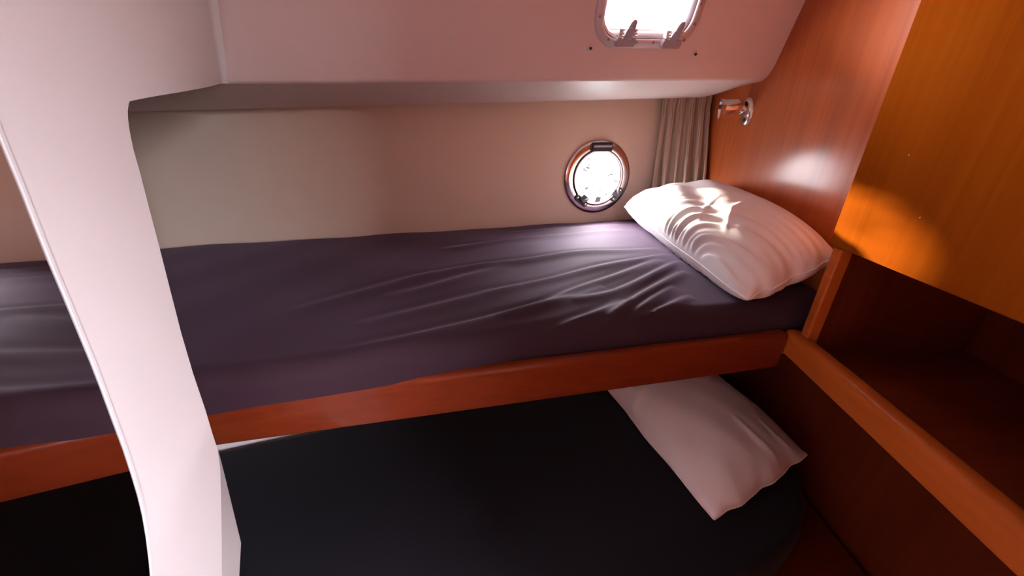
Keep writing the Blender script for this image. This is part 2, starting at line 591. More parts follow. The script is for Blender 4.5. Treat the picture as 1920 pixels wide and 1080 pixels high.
# flare: vertical sheet from P1 to the coaming with a cove in the corner
R = 0.022
rowsP = []
d2 = Vector((1, 0.1848, 0)).normalized()
for t in np.linspace(0, 1, 16):
    row = []
    p0 = Vector((P1.x, P1.y, 0))
    zc = 0.0715 + (ROOF_Z - 0.0715) * t
    q = (zc - 0.07) / 0.18
    cx = Vector((-0.527 + 0.085 * q, 0.744 - 0.077 * q, 0))
    lt = Vector((LEFT_T.x, LEFT_T.y, 0))
    c1 = p0 + lt * 0.16                     # leaves the flat sheet tangentially
    e1 = cx - (cx - c1).normalized() * R
    plan = [p0 * (1 - u) ** 2 + c1 * (2 * u * (1 - u)) + e1 * u * u for u in [k / 14 for k in range(15)]]
    for k in range(1, 11):
        u = k / 10
        plan.append(e1 * (1 - u) ** 2 + cx * (2 * u * (1 - u)) + (cx + d2 * (R * 0.4)) * u * u)
    for k, p in enumerate(plan):
        e = min(1.0, (p - p0).length / (cx - p0).length) ** 0.9
        zb = P1.z + (0.074 - P1.z) * e
        row.append((p.x, p.y + (0.004 if k == 24 else (0.0015 if k == 23 else 0)), zb + (ROOF_Z - zb) * t))
    rowsP.append(row)
b2 = bmesh.new()
rowsP = np.array(rowsP)
back_P = rowsP + np.array(-LEFT_N * 0.014)
add_loft(b2, [[Vector(p) for p in rowsP[i]] + [Vector(p) for p in back_P[i][::-1]] for i in range(rowsP.shape[0])])
tmp = bpy.data.meshes.new('tmp'); b2.to_mesh(tmp); b2.free(); bm.from_mesh(tmp); bpy.data.meshes.remove(tmp)
# turned-back flange at the foot of the edge
def behind(px, py, d):
    p = left_at(px, py); r = ray(px, py).normalized()
    return p + r * d
fl = [left_at(408, 842), left_at(413, 880), left_at(415, 960), left_at(416, 1080), left_at(416, 1200)]
fb = [behind(409, 843, 0.002), behind(420, 886, 0.02), behind(438, 960, 0.03), behind(449, 1072, 0.03), behind(444, 1200, 0.03)]
fb.insert(3, behind(452, 1018, 0.03)); fl.insert(3, left_at(415.5, 1018))
vs = [[bm.verts.new(p) for p in fl], [bm.verts.new(p) for p in fb], [bm.verts.new(p - LEFT_N * 0.012) for p in fb], [bm.verts.new(p - LEFT_N * 0.012) for p in fl]]
for i in range(len(fl) - 1):
    for a in range(4):
        b = (a + 1) % 4
        bm.faces.new((vs[a][i], vs[a][i + 1], vs[b][i + 1], vs[b][i]))
link_bm('wall_left', bm, M_GEL, kind='structure', smooth=35)

# added unseen partition: keeps side-window light out of locker and shelf
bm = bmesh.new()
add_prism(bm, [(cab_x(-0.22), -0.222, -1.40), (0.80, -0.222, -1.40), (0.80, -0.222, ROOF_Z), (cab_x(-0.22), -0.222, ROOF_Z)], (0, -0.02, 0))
link_bm('wall_light_blocker', bm, M_SHADE_WOOD, kind='structure')

# the rest of the little cabin behind the photographer
bm = bmesh.new()
add_prism(bm, [(-0.221, -0.10, -1.40), (-0.70, -0.22, -1.40), (-0.70, -0.22, ROOF_Z), (-0.221, -0.10, ROOF_Z)], (-0.005, 0.02, 0))
link_bm('wall_left_return', bm, M_GEL, kind='structure')
bm = bmesh.new()
add_prism(bm, [(-0.70, -1.22, -1.40), (-0.70, -0.20, -1.40), (-0.70, -0.20, ROOF_Z), (-0.70, -1.22, ROOF_Z)], (-0.02, 0, 0))
link_bm('wall_left_far', bm, M_WOOD, kind='structure')
bm = bmesh.new()
add_prism(bm, [(-0.72, -1.20, -1.40), (0.82, -1.20, -1.40), (0.82, -1.20, ROOF_Z), (-0.72, -1.20, ROOF_Z)], (0, -0.02, 0))
link_bm('wall_front', bm, M_WOOD, kind='structure')
bm = bmesh.new()
add_prism(bm, [(-1.45, -1.22, -1.40), (0.82, -1.22, -1.40), (0.82, 1.5, -1.40), (-1.45, 1.5, -1.40)], (0, 0, -0.02))
link_bm('floor', bm, M_SOLE, kind='structure')
bm = bmesh.new()
add_prism(bm, [(-1.40, 0.2, -1.40), (-1.40, 1.0, -1.40), (-1.40, 1.0, ROOF_Z), (-1.40, 0.2, ROOF_Z)], (-0.02, 0, 0))
link_bm('wall_foot_end', bm, M_LINER, kind='structure')
bm = bmesh.new()
add_prism(bm, [(-1.42, 0.224, -1.40), (-0.3145, 0.224, -1.40), (-0.3145, 0.224, ROOF_Z), (-1.42, 0.224, ROOF_Z)], (0, -0.03, 0))
link_bm('wall_foot_side', bm, M_LINER, kind='structure')


# ------------------------------------------------------------------ windows
def ring_loft(bm, c, e1, e2, n, w, h, r, prof, seg=8):
    """frame: prof = list of (inset from the outer outline, height along n); closed ring section"""
    loops = []
    for ins, ht in prof:
        loops.append([c + e1 * a + e2 * b + n * ht for a, b in rrect(w - 2 * ins, h - 2 * ins, max(r - ins, 0.004), seg)])
    add_loft(bm, loops, closed_ring=True)


win = bpy.data.objects.new('window_1', None)
win.location = (HATCH_C.x, HATCH_C.y, HATCH_C.z + CAM_Z)
win.empty_display_size = 0.05
COL.objects.link(win); tag(win, kind='structure')
bm = bmesh.new()
ring_loft(bm, HATCH_C, COAM_E1, COAM_E2, COAM_N, HATCH_W, HATCH_H, 0.055,
          [(0.0, 0.0005), (0.001, 0.004), (0.004, 0.0065), (0.014, 0.0075), (0.0165, 0.006), (0.0165, -0.012), (0.012, -0.012), (0.010, 0.0005)], 12)
link_bm('frame', bm, M_FRAME, win, smooth=35)
bm = bmesh.new()
ring_loft(bm, HATCH_C, COAM_E1, COAM_E2, COAM_N, HATCH_W - 0.033, HATCH_H - 0.033, 0.040,
          [(0.0, -0.002), (0.001, 0.001), (0.005, -0.002), (0.008, -0.010), (0.008, -0.03), (0.0, -0.03)], 12)
link_bm('gasket', bm, M_GASKET, win, smooth=35)
bm = bmesh.new()
add_prism(bm, [HATCH_C + COAM_E1 * a + COAM_E2 * b - COAM_N * 0.018 for a, b in rrect(HATCH_W - 0.046, HATCH_H - 0.046, 0.034)], -COAM_N * 0.004)
link_bm('pane', bm, M_GLASS, win)


def on_hatch(px, py, h=0.0):
    r = ray(px, py)
    return r * ((HATCH_C + COAM_N * h).dot(COAM_N) / r.dot(COAM_N))


E1, E2, NN = COAM_E1, COAM_E2, COAM_N
for lx, ly in ((1170, 78), (1255, 81)):
    c = on_hatch(lx, ly, 0.008)
    bm = bmesh.new()
    add_prism(bm, [c + E1 * a + E2 * b for a, b in [(-0.020, -0.007), (0.017, -0.007), (0.021, 0.000), (0.018, 0.008), (-0.018, 0.008), (-0.021, 0.001)]], NN * 0.012)
    lat = link_bm('latch', bm, M_LATCH, win, bevel=0.0012, smooth=40)
    bm = bmesh.new()
    for sx in (-0.0135, 0.0135):
        for k in range(3):
            add_box(bm, c + E1 * sx + E2 * (0.011 + 0.0048 * k) + NN * (0.007 - 0.0015 * k), E1 * 0.005, E2 * 0.0020, NN * 0.0065)
        add_box(bm, c + E1 * sx + E2 * 0.0155 + NN * 0.003, E1 * 0.0042, E2 * 0.0075, NN * 0.005)
    link_bm('latch_keeper', bm, M_LATCHW, lat, bevel=0.0006)
    bm = bmesh.new()
    loops = []
    for t, wd, th in ((0, 0.0085, 0.006), (0.3, 0.0085, 0.006), (0.6, 0.0075, 0.005), (0.85, 0.0065, 0.004), (1.0, 0.0035, 0.002)):
        cc = c + E2 * (0.006 + 0.033 * t) + E1 * (0.004 * t) + NN * (0.010 + 0.010 * t)
        loops.append([cc + E1 * (wd * math.cos(a)) + NN * (th * math.sin(a)) for a in [2 * math.pi * k / 12 for k in range(12)]])
    add_loft(bm, loops)
    link_bm('lever', bm, M_LATCH, lat, smooth=50)
for sx, sy in ((1125, 31), (1141, 74), (1194, 79), (1225, 80), (1303, 46), (1314, 8), (1283, 76)):
    c = on_hatch(sx, sy, 0.0076)
    bm = bmesh.new()
    add_lathe(bm, c - NN * 0.001, E1, E2, NN, [(0.0026, 0), (0.0026, 0.0012), (0.0016, 0.0018)], 14)
    link_bm('screw', bm, M_SCREW, win)
portal(HATCH_C - COAM_N * 0.06, COAM_N, HATCH_W - 0.03, HATCH_H - 0.03)

# porthole
win2 = bpy.data.objects.new('window_2', None)
win2.location = (PORT_C.x, PORT_C.y, PORT_C.z + CAM_Z)
win2.empty_display_size = 0.05
COL.objects.link(win2); tag(win2, kind='structure')
UPZ = Vector((0, 0, 1))
bm = bmesh.new()
add_lathe(bm, PORT_C, HULL_T, UPZ, HULL_N, [(0.115, 0.0005), (0.1145, 0.004), (0.111, 0.008), (0.105, 0.0105), (0.090, 0.012), (0.0868, 0.0105), (0.0868, -0.028), (0.0885, -0.028), (0.089, 0.0005)], 72, closed=True)
link_bm('outer_ring', bm, M_STEEL, win2, smooth=35)
bm = bmesh.new()
add_lathe(bm, PORT_C, HULL_T, UPZ, HULL_N, [(0.0868, 0.004), (0.0868, 0.0085), (0.0845, 0.0085), (0.0845, 0.004)], 64, closed=True)
link_bm('seal', bm, M_DARK, win2, smooth=35)
bm = bmesh.new()
add_lathe(bm, PORT_C, HULL_T, UPZ, HULL_N, [(0.0845, 0.003), (0.0843, 0.012), (0.082, 0.0145), (0.0775, 0.0135), (0.0735, 0.008), (0.0730, -0.004), (0.078, -0.008), (0.0845, -0.008)], 64, closed=True)
link_bm('inner_ring', bm, M_STEEL, win2, smooth=35)
bm = bmesh.new()
add_lathe(bm, PORT_C, HULL_T, UPZ, HULL_N, [(0.0755, -0.002), (0.0755, 0.002)], 64)
link_bm('pane', bm, M_GLASS2, win2)
def pp(a, b, h): return PORT_C + HULL_T * a + UPZ * b + HULL_N * h
bm = bmesh.new()
add_prism(bm, [pp(a * 1.0, b + 0.0915, 0.010) for a, b in rrect(0.068, 0.026, 0.004, 3)], HULL_N * 0.011)
hg = link_bm('hinge', bm, M_DARK, win2, bevel=0.0015)
bm = bmesh.new()
add_tube(bm, [pp(-0.030, 0.094, 0.0215), pp(0.030, 0.094, 0.0215)], 0.0035, 10)
link_bm('hinge_pin', bm, M_LATCH, hg)
for ang in (232, 322):
    a = math.radians(ang)
    rd = HULL_T * math.cos(a) + UPZ * math.sin(a)
    td = -HULL_T * math.sin(a) + UPZ * math.cos(a)
    c = PORT_C + rd * 0.0885 + HULL_N * 0.010
    bm = bmesh.new()
    add_prism(bm, [c + td * x + rd * y for x, y in rrect(0.050, 0.021, 0.009, 4)], HULL_N * 0.008)
    add_box(bm, c - rd * 0.009 + HULL_N * 0.010, td * 0.011, rd * 0.012, HULL_N * 0.004)
    lt = link_bm('latch', bm, M_DARK, win2, bevel=0.001)
    bm = bmesh.new()
    add_tube(bm, [c + td * 0.001 + HULL_N * 0.012 - rd * 0.002, c - rd * 0.010 + td * 0.006 + HULL_N * 0.018, c - rd * 0.018 + td * 0.012 + HULL_N * 0.020], [0.005, 0.0042, 0.003], 10)
    link_bm('lever', bm, M_LATCH, lt)
    for s in (-1, 1):
        bm = bmesh.new()
        add_lathe(bm, c + td * (0.0180 * s) + HULL_N * 0.0075, td, rd, HULL_N, [(0.0038, 0), (0.0038, 0.0015), (0.001, 0.0024)], 12)
        link_bm('screw', bm, M_CHROME, lt)
bm = bmesh.new()
add_prism(bm, [pp(a, b, 0.003) for a, b in ((-0.004, -0.076), (0.018, -0.076), (0.017, -0.060), (0.001, -0.060))], HULL_N * 0.006)
link_bm('catch', bm, M_LATCH, win2, bevel=0.001)
portal(PORT_C - HULL_N * 0.05, HULL_N, 0.18, 0.18)

# made-up side window behind the locker's end, added to light the white bulkhead
win_fill = bpy.data.objects.new('window_fill', None)
win_fill.location = (0.80, SW_Y, SW_Z + CAM_Z)
COL.objects.link(win_fill); tag(win_fill, kind='structure')
bm = bmesh.new()
ring_loft(bm, Vector((0.80, SW_Y, SW_Z)), Vector((0, 1, 0)), Vector((0, 0, 1)), Vector((-1, 0, 0)), SW_W + 0.05, SW_H + 0.05, 0.08,
          [(0, 0.0005), (0.002, 0.008), (0.03, 0.010), (0.03, -0.02), (0.026, -0.02), (0.024, 0.0005)], 8)
link_bm('frame', bm, M_FRAME, win_fill)
bm = bmesh.new()
add_prism(bm, [(0.808, SW_Y + a, SW_Z + b) for a, b in rrect(SW_W - 0.008, SW_H - 0.008, 0.056)], (0.004, 0, 0))
link_bm('pane', bm, M_GLASS, win_fill)
portal((0.86, SW_Y, SW_Z), (-1, 0, 0), SW_W, SW_H)

# ------------------------------------------------------------------ upper bunk
RT = Vector((1, 0.1988, 0)).normalized()
RN = Vector((0.1988, -1, 0)).normalized()             # outwards, to the cabin
xa, xb = -1.02, 0.490
bunk = thing('bunk', (-0.1, 0.75, Z_RAIL_B), 'upper bunk frame with a varnished mahogany front rail below the plum mattress', 'bunk')
bm = bmesh.new()
prof = []
th, r = 0.024, 0.009
zt, zb = Z_RAIL_T, Z_RAIL_B
for (yy, zz, a0) in ((r, zb + r * 0.5, 180), (th - r, zb + r * 0.5, 270), (th - r, zt - r, 0), (r, zt - r, 90)):
    for k in range(5):
        a = math.radians(a0 + 90 * k / 4)
        rz = r * (0.5 if zz < zt - 0.03 else 1)
        prof.append((yy + r * math.cos(a), zz + rz * math.sin(a)))
loops = []
for x in np.linspace(xa, xb, 40):
    base = Vector((x, rail_y(x), 0))
    loops.append([base - RN * p[0] + Vector((0, 0, p[1])) for p in prof])
add_loft(bm, loops)
link_bm('front_rail', bm, M_RAIL, bunk, smooth=45)
bm = bmesh.new()
add_prism(bm, [(-1.04, rail_y(-1.04) + 0.03, Z_RAIL_B + 0.012), (0.575, rail_y(0.575) + 0.024, Z_RAIL_B + 0.012), (0.595, hull_y(0.595) - 0.004, Z_RAIL_B + 0.012), (-1.04, hull_y(-1.04) - 0.004, Z_RAIL_B + 0.012)], (0, 0, 0.015))
link_bm('bunk_board', bm, M_GEL, bunk)


# ------------------------------------------------------------------ mattresses
def smooth(a, b, x):
    t = np.clip((x - a) / (b - a), 0, 1)
    return t * t * (3 - 2 * t)


def seg_dist(px, py, poly):
    """distance to a polyline, signed side, and parameter 0..1 along it"""
    best = np.full(px.shape, 1e9); par = np.zeros(px.shape); side = np.zeros(px.shape)
    L = [0.0]
    for a, b in zip(poly[:-1], poly[1:]):
        L.append(L[-1] + math.hypot(b[0] - a[0], b[1] - a[1]))
    for i, (a, b) in enumerate(zip(poly[:-1], poly[1:])):
        dx, dy = b[0] - a[0], b[1] - a[1]
        l2 = dx * dx + dy * dy
        t = np.clip(((px - a[0]) * dx + (py - a[1]) * dy) / l2, 0, 1)
        qx, qy = a[0] + t * dx, a[1] + t * dy
        d = np.hypot(px - qx, py - qy)
        m = d < best
        best = np.where(m, d, best)
        par = np.where(m, (L[i] + t * math.sqrt(l2)) / L[-1], par)
        side = np.where(m, np.sign((px - a[0]) * dy - (py - a[1]) * dx), side)
    return best * side, par


def smooth_poly(pts, n=24):
    """Catmull-Rom through the points"""
    P = [np.array(p, float) for p in pts]
    P = [2 * P[0] - P[1]] + P + [2 * P[-1] - P[-2]]
    out = []
    for i in range(1, len(P) - 2):
        for k in range(n // (len(P) - 3) + 1):
            t = k / (n // (len(P) - 3) + 1)
            a, b, c, d = P[i - 1:i + 3]
            out.append(0.5 * (2 * b + (c - a) * t + (2 * a - 5 * b + 4 * c - d) * t * t + (3 * b - a - 3 * c + d) * t ** 3))
    out.append(P[-2])
    return [(p[0], p[1]) for p in out]


# folds of the sheet, each a run over the mattress top: (points, half width, height)
def crop(pts): return [(300 + x / 1.92, 380 + y / 1.92) for x, y in pts]
FOLDS = [
    (crop([(1890, 250), (1790, 300), (1690, 360), (1590, 430), (1430, 486), (1330, 520)]), 0.011, 0.0070),
    (crop([(1910, 330), (1800, 385), (1650, 425), (1560, 470), (1450, 530)]), 0.009, 0.0065),
    (crop([(1915, 395), (1790, 440), (1700, 485), (1590, 540)]), 0.009, 0.0060),
    (crop([(1690, 345), (1560, 400), (1380, 452), (1220, 492), (1130, 550), (1060, 605)]), 0.012, 0.0080),
    (crop([(1600, 300), (1500, 342), (1280, 392), (1060, 442), (860, 492), (620, 545)]), 0.014, 0.0055),
    (crop([(1830, 190), (1600, 230), (1400, 280), (1150, 330)]), 0.012, 0.0050),
    (crop([(1800, 168), (1500, 186), (1300, 212), (1100, 238), (860, 285)]), 0.015, 0.0065),
    (crop([(1720, 100), (1500, 112), (1300, 132), (1000, 172)]), 0.016, 0.0055),
    (crop([(1800, 210), (1560, 290), (1380, 362), (1200, 404)]), 0.011, 0.0050),
    (crop([(1870, 215), (1650, 312), (1480, 356)]), 0.010, 0.0050),
    (crop([(1700, 76), (1500, 90), (1250, 106)]), 0.016, 0.0055),
    (crop([(1300, 300), (1000, 372), (700, 442)]), 0.016, 0.0035),
    (crop([(1000, 252), (700, 332), (450, 402)]), 0.018, 0.0030),
    (crop([(1850, 300), (1740, 372), (1640, 470), (1500, 540)]), 0.008, 0.0050),
    (crop([(1450, 440), (1330, 480), (1200, 560), (1120, 600)]), 0.010, 0.0050),
    (crop([(1920, 440), (1850, 470), (1760, 520)]), 0.008, 0.0050),
    (crop([(1560, 470), (1470, 505), (1380, 550), (1300, 575)]), 0.008, 0.0050),
    (crop([(1250, 230), (1000, 300), (800, 340)]), 0.016, 0.0030),
]
FOLD_W = []
for pts, w, h in FOLDS:
    FOLD_W.append((smooth_poly([tuple(on_z(x, y, Z_MAT)[:2]) for x, y in pts]), w, h))


def sheet_height(X, Y):
    Z = np.zeros(X.shape)
    for poly, w, h in FOLD_W:
        d, t = seg_dist(X, Y, poly)
        env = np.sin(np.pi * np.clip(t, 0, 1)) ** 0.6
        # rounded crest, steeper on the near side, shallow valley beside it
        dd = np.where(d > 0, d / (w * 0.75), d / (w * 1.35))
        Z += env * h * (np.exp(-dd * dd) - 0.35 * np.exp(-((dd - 1.7) ** 2)))
    Z += 0.0012 * np.sin(9 * X + 23 * Y) + 0.0010 * np.sin(31 * X - 14 * Y + 1.3)
    return Z


def slab_mattress(name, quad, ztop, thick, nu, nv, mat, label, edge_r=0.03, relief=None, bulge=0.006, drape=False):
    """quad: plan corners (left-front, right-front, right-back, left-back); rounded, closed slab"""
    q = [np.array(p, float) for p in quad]
    fs = []
    def ring_param(n):
        return np.linspace(0, 1, n)
    # cross-wise profile: bottom front -> up the side -> top -> down the back
    prof = []
    prof.append((0.034, -thick)); prof.append((0.030, -thick * 0.5))
    for k in range(4): prof.append((0.0, -0.054 + (0.054 - edge_r) * k / 4))
    for k in range(9):
        a = math.pi - math.pi / 2 * k / 8
        prof.append((edge_r + edge_r * math.cos(a), -edge_r + edge_r * math.sin(a)))
    nprof_edge = len(prof)
    U = np.linspace(0, 1, nu)
    P = []
    for u in U:
        f, b = q[0] * (1 - u) + q[1] * u, q[3] * (1 - u) + q[2] * u
        dz = 0.0
        if drape:
            s_ = float(smooth(-0.34, 0.12, f[0]))
            f = f + np.array([0, -0.035 * (1 - s_)])
            dz = -0.012 * (1 - float(smooth(-0.50, -0.30, f[0])))
        prof_u = [(o_, z_ + (dz if k_ in (2, 3, 4) else 0)) for k_, (o_, z_) in enumerate(prof)]
        L = np.linalg.norm(b - f); d = (b - f) / L
        row = [(*(f + d * o), ztop + z) for o, z in prof_u]
        for t in np.linspace(0, 1, nv)[1:-1]:
            o = edge_r + (L - 1.4 * edge_r) * t
            row.append((*(f + d * o), ztop))
        row += [(*(b - d * o * 0.4), ztop + z) for o, z in reversed([(0.0, -thick)] + prof_u[5:])]
        P.append(row)
    P = np.array(P)
    if relief is not None:
        w = smooth(-edge_r * 1.05, -edge_r * 0.1, P[:, :, 2] - ztop)
        P[:, :, 2] += relief(P[:, :, 0], P[:, :, 1]) * w
    s = np.linspace(0, 1, P.shape[1])[None, :]
    P[:, :, 2] += np.where(P[:, :, 2] > ztop - edge_r, bulge * np.sin(np.pi * s), 0)
    bm = bmesh.new()
    rows = add_grid(bm, P)
    # close: underside and ends
    for i in range(nu - 1):
        bm.faces.new((rows[i][0], rows[i + 1][0], rows[i + 1][-1], rows[i][-1]))
    bm.faces.new(rows[0]); bm.faces.new(rows[-1][::-1])
    o = link_bm(name, bm, mat, smooth=50)
    return o


QU = [(-1.04, rail_y(-1.04) + 0.030), (0.578, rail_y(0.578) + 0.022), (0.592, hull_y(0.592) - 0.008), (-1.04, hull_y(-1.04) - 0.008)]
mat_up = slab_mattress('mattress', QU, Z_MAT - 0.004, 0.092, 640, 240, M_SHEET, '', 0.030, sheet_height, drape=True)
tag(mat_up, 'upper bunk mattress in a creased dark plum fitted sheet behind the mahogany rail', 'mattress')
# faint printed line along the lower side of the sheet
random.seed(3)
x = 0.118
while x < 0.245:
    w = random.uniform(0.002, 0.006)
    hgt = random.uniform(0.0012, 0.003)
    if random.random() < 0.72:
        c = Vector((x + w / 2, rail_y(x) + 0.0225 + 0.003, Z_RAIL_T + 0.011 + random.uniform(-0.001, 0.001)))
        bm = bmesh.new()
        add_box(bm, c, RT * (w / 2), RN * 0.0006, Vector((0, 0, hgt / 2)))
        link_bm('print', bm, M_TAG, mat_up, label='faint pale printed mark low on the sheet')
    x += w + random.uniform(0.001, 0.005)

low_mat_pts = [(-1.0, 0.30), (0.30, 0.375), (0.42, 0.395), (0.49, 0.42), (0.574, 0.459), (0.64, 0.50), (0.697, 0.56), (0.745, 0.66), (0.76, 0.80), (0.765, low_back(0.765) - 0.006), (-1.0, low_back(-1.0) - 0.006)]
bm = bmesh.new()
top, r = [], 0.03
c = Vector((-0.1, 0.62, 0))
loops = []
for k in range(7):
    a = math.pi / 2 * k / 6
    ins, z = r * (1 - math.cos(a)), Z_LOW - r + r * math.sin(a)
    loops.append([Vector((p[0], p[1], z)) + (c - Vector((p[0], p[1], 0))).normalized() * ins for p in low_mat_pts])
loops.insert(0, [Vector((p[0], p[1], Z_LOW - 0.10)) for p in low_mat_pts])
add_loft(bm, loops)
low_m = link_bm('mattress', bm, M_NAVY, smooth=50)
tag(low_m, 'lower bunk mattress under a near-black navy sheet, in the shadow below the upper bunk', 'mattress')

bm = bmesh.new()
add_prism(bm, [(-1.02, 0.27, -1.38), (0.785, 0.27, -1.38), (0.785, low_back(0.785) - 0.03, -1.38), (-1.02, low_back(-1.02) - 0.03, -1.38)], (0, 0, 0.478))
base = link_bm('lower_bunk', bm, M_SHADE_WOOD, bevel=0.004)
tag(base, 'mahogany boxed base with shade in its wood colour, carrying the lower bunk mattress', 'bunk')


# ------------------------------------------------------------------ pillows
def make_pillow(name, corners, T, floor_z, label, seed, pinch=0.05, cr_amp=0.0035, cr_n=26, nu=240, nv=150, side_gain=(1.0, 0.3), end_gain=0.8, corner=0.0, lift=None, folds=(), low=0.45, pw=2.4):
    """corners: A,B,C,D around; u runs A->B, v runs A->D"""
    rng = np.random.default_rng(seed)
    A, B, C, D = [np.array(p, float) for p in corners]
    u = np.sin(np.linspace(-1, 1, nu) * math.pi / 2) * 0.6 + np.linspace(-1, 1, nu) * 0.4
    v = np.sin(np.linspace(-1, 1, nv) * math.pi / 2) * 0.6 + np.linspace(-1, 1, nv) * 0.4
    Ug, Vg = np.meshgrid(u, v, indexing='ij')
    up = Ug * (1 - pinch * (1 - Vg ** 2) * np.abs(Ug) ** 2)
    vp = Vg * (1 - pinch * 1.2 * (1 - Ug ** 2) * np.abs(Vg) ** 2)
    cr_ = np.abs(Ug * Vg) ** 5
    up = up * (1 - corner * cr_ * np.abs(Vg)); vp = vp * (1 - corner * 1.6 * cr_ * np.abs(Ug))
    # wavy outline of the seam
    up = up + 0.010 * np.sin(9 * Vg + seed) * np.abs(Ug) ** 6 + 0.0035 * np.sin(19 * Vg + seed) * np.abs(Ug) ** 8
    vp = vp + 0.012 * np.sin(8 * Ug + 2 * seed) * np.abs(Vg) ** 6
    a, b = (up + 1) / 2, (vp + 1) / 2
    base = (A[None, None] * ((1 - a) * (1 - b))[..., None] + B[None, None] * (a * (1 - b))[..., None]
            + C[None, None] * (a * b)[..., None] + D[None, None] * ((1 - a) * b)[..., None])
    N = np.cross(B - A, D - A); N /= np.linalg.norm(N)
    if N[2] < 0: N = -N
    f = ((1 - np.abs(Ug) ** pw) * (1 - np.abs(Vg) ** pw)) ** 0.5
    def rnd1(x, n, lo, hi):
        s = np.zeros(x.shape)
        for _ in range(n):
            k = rng.uniform(lo, hi)
            s += np.sin(k * x + rng.uniform(0, 6.28)) * rng.uniform(0.5, 1)
        return s / math.sqrt(n)
    # gathers that run in from the seams
    du, dv = 1 - np.abs(Ug), 1 - np.abs(Vg)
    g = np.zeros(Ug.shape)
    for sv in (-1, 1):
        w = np.where(np.sign(Vg) == sv, 1, 0) if sv else 1
        wob = 0.25 * (1 - dv) * np.sin(5 * Ug + sv)
        k_ = side_gain[0] if sv == -1 else side_gain[1]
        fine = rnd1(Ug + wob + 0.5 * dv * sv, 6, cr_n * 1.0, cr_n * 2.1)
        broad = rnd1(Ug + wob + 0.7 * dv * sv, 4, cr_n * 0.35, cr_n * 0.8)
        g += w * k_ * (1.1 * np.exp(-dv / 0.16) * fine + 0.8 * np.exp(-dv / 0.40) * broad) * (1 - np.exp(-dv / 0.02))
    for su in (-1, 1):
        w = np.where(np.sign(Ug) == su, 1, 0)
        g += w * np.exp(-du / 0.16) * rnd1(Vg + 0.4 * du * su, 5, cr_n * 0.5, cr_n * 1.1) * (1 - np.exp(-du / 0.03)) * end_gain
    g = np.sign(g) * np.abs(g) ** 0.85
    soft = rnd1(Ug * 2.1 + Vg * 3.0, 4, 1.0, 4.0) * f * 0.003
    top_h = T * f + cr_amp * g * np.minimum(1, f * 3) + soft
    for poly, w, h in folds:
        d, t = seg_dist(Ug, Vg, poly)
        top_h += h * np.sin(np.pi * np.clip(t, 0, 1)) ** 0.7 * np.exp(-(d / w) ** 2)
    bot_h = -low * T * f - 0.55 * cr_amp * g * np.minimum(1, f * 3)
    top = base + N[None, None] * top_h[..., None]
    bot = base + N[None, None] * bot_h[..., None]
    for arr in (top, bot):
        arr[..., 2] = np.maximum(arr[..., 2], floor_z + 0.001)
        if lift is not None:
            arr[..., 0] = np.minimum(arr[..., 0], lift + bulk_x(arr[..., 1], arr[..., 2]))
    bm = bmesh.new()
    tr = add_grid(bm, top)
    br = [[None] * nv for _ in range(nu)]
    for i in range(nu):
        for j in range(nv):
            if i in (0, nu - 1) or j in (0, nv - 1):
                br[i][j] = tr[i][j]
            else:
                br[i][j] = bm.verts.new(Vector(bot[i, j]))
    for i in range(nu - 1):
        for j in range(nv - 1):
            bm.faces.new((br[i][j], br[i + 1][j], br[i + 1][j + 1], br[i][j + 1]))
    o = link_bm(name, bm, M_PILLOW, smooth=70)
    tag(o, label, 'pillow')
    # corded seam round the edge
    per = [tr_ for tr_ in ([top[i, 0] for i in range(0, nu)] + [top[nu - 1, j] for j in range(1, nv)] + [top[i, nv - 1] for i in range(nu - 2, -1, -1)] + [top[0, j] for j in range(nv - 2, 0, -1)])]
    bm = bmesh.new()
    loops = []
    M = len(per)
    for i in range(M):
        p = Vector(per[i]); t = (Vector(per[(i + 1) % M]) - Vector(per[i - 1])).normalized()
        n = Vector(N); s = t.cross(n).normalized()
        rr = 0.0016 + 0.0005 * math.sin(i * 1.7)
        p = p + n * 0.0015
        loops.append([p + s * (rr * math.cos(a)) + n * (rr * math.sin(a)) for a in [2 * math.pi * k / 6 for k in range(6)]])
    add_loft(bm, loops, closed_ring=True)
    link_bm('seam', bm, M_PILLOW, o, smooth=60)
    return o


make_pillow('pillow', [(0.360, 1.176, -0.235), (0.382, 0.520, -0.258), (0.575, 0.590, -0.205), (0.590, 1.070, -0.172)], 0.085, Z_MAT + 0.004,
            'white cotton pillow on the upper bunk, propped against the wooden bulkhead', 5, pinch=0.015, cr_amp=0.0082, cr_n=36, side_gain=(1.0, 0.10), end_gain=0.16, corner=0.022,
            lift=-0.002, low=0.75, pw=3.0,
            folds=[([(0.35, -0.75), (0.2, -0.3), (0.1, 0.1)], 0.03, 0.002),
                   ([(0.6, -0.6), (0.4, -0.1), (0.35, 0.25)], 0.03, 0.003)])

zl = Z_LOW
pa, pb, pc = on_z(1340, 975, zl + 0.030), on_z(1512, 852, zl + 0.055), on_z(1135, 722, zl + 0.03)
ua = (pc - pa)
A = pa
Bv = pa + ua.normalized() * 0.53
Cv = pb + ua.normalized() * 0.52
make_pillow('pillow', [tuple(A), tuple(Bv), tuple(Cv), tuple(pb)], 0.092, zl + 0.004,
            'white pillow on the dark lower bunk, half hidden under the upper bunk rail', 9, pinch=-0.02, cr_amp=0.0032, cr_n=16, low=0.5,
            folds=[([(-0.95, 0.35), (-0.75, 0.22), (-0.5, 0.15)], 0.05, 0.005), ([(0.55, -0.9), (0.45, -0.5), (0.40, 0.1)], 0.06, 0.008),
                   ([(-0.95, 0.72), (-0.8, 0.6), (-0.6, 0.55)], 0.04, 0.004)])

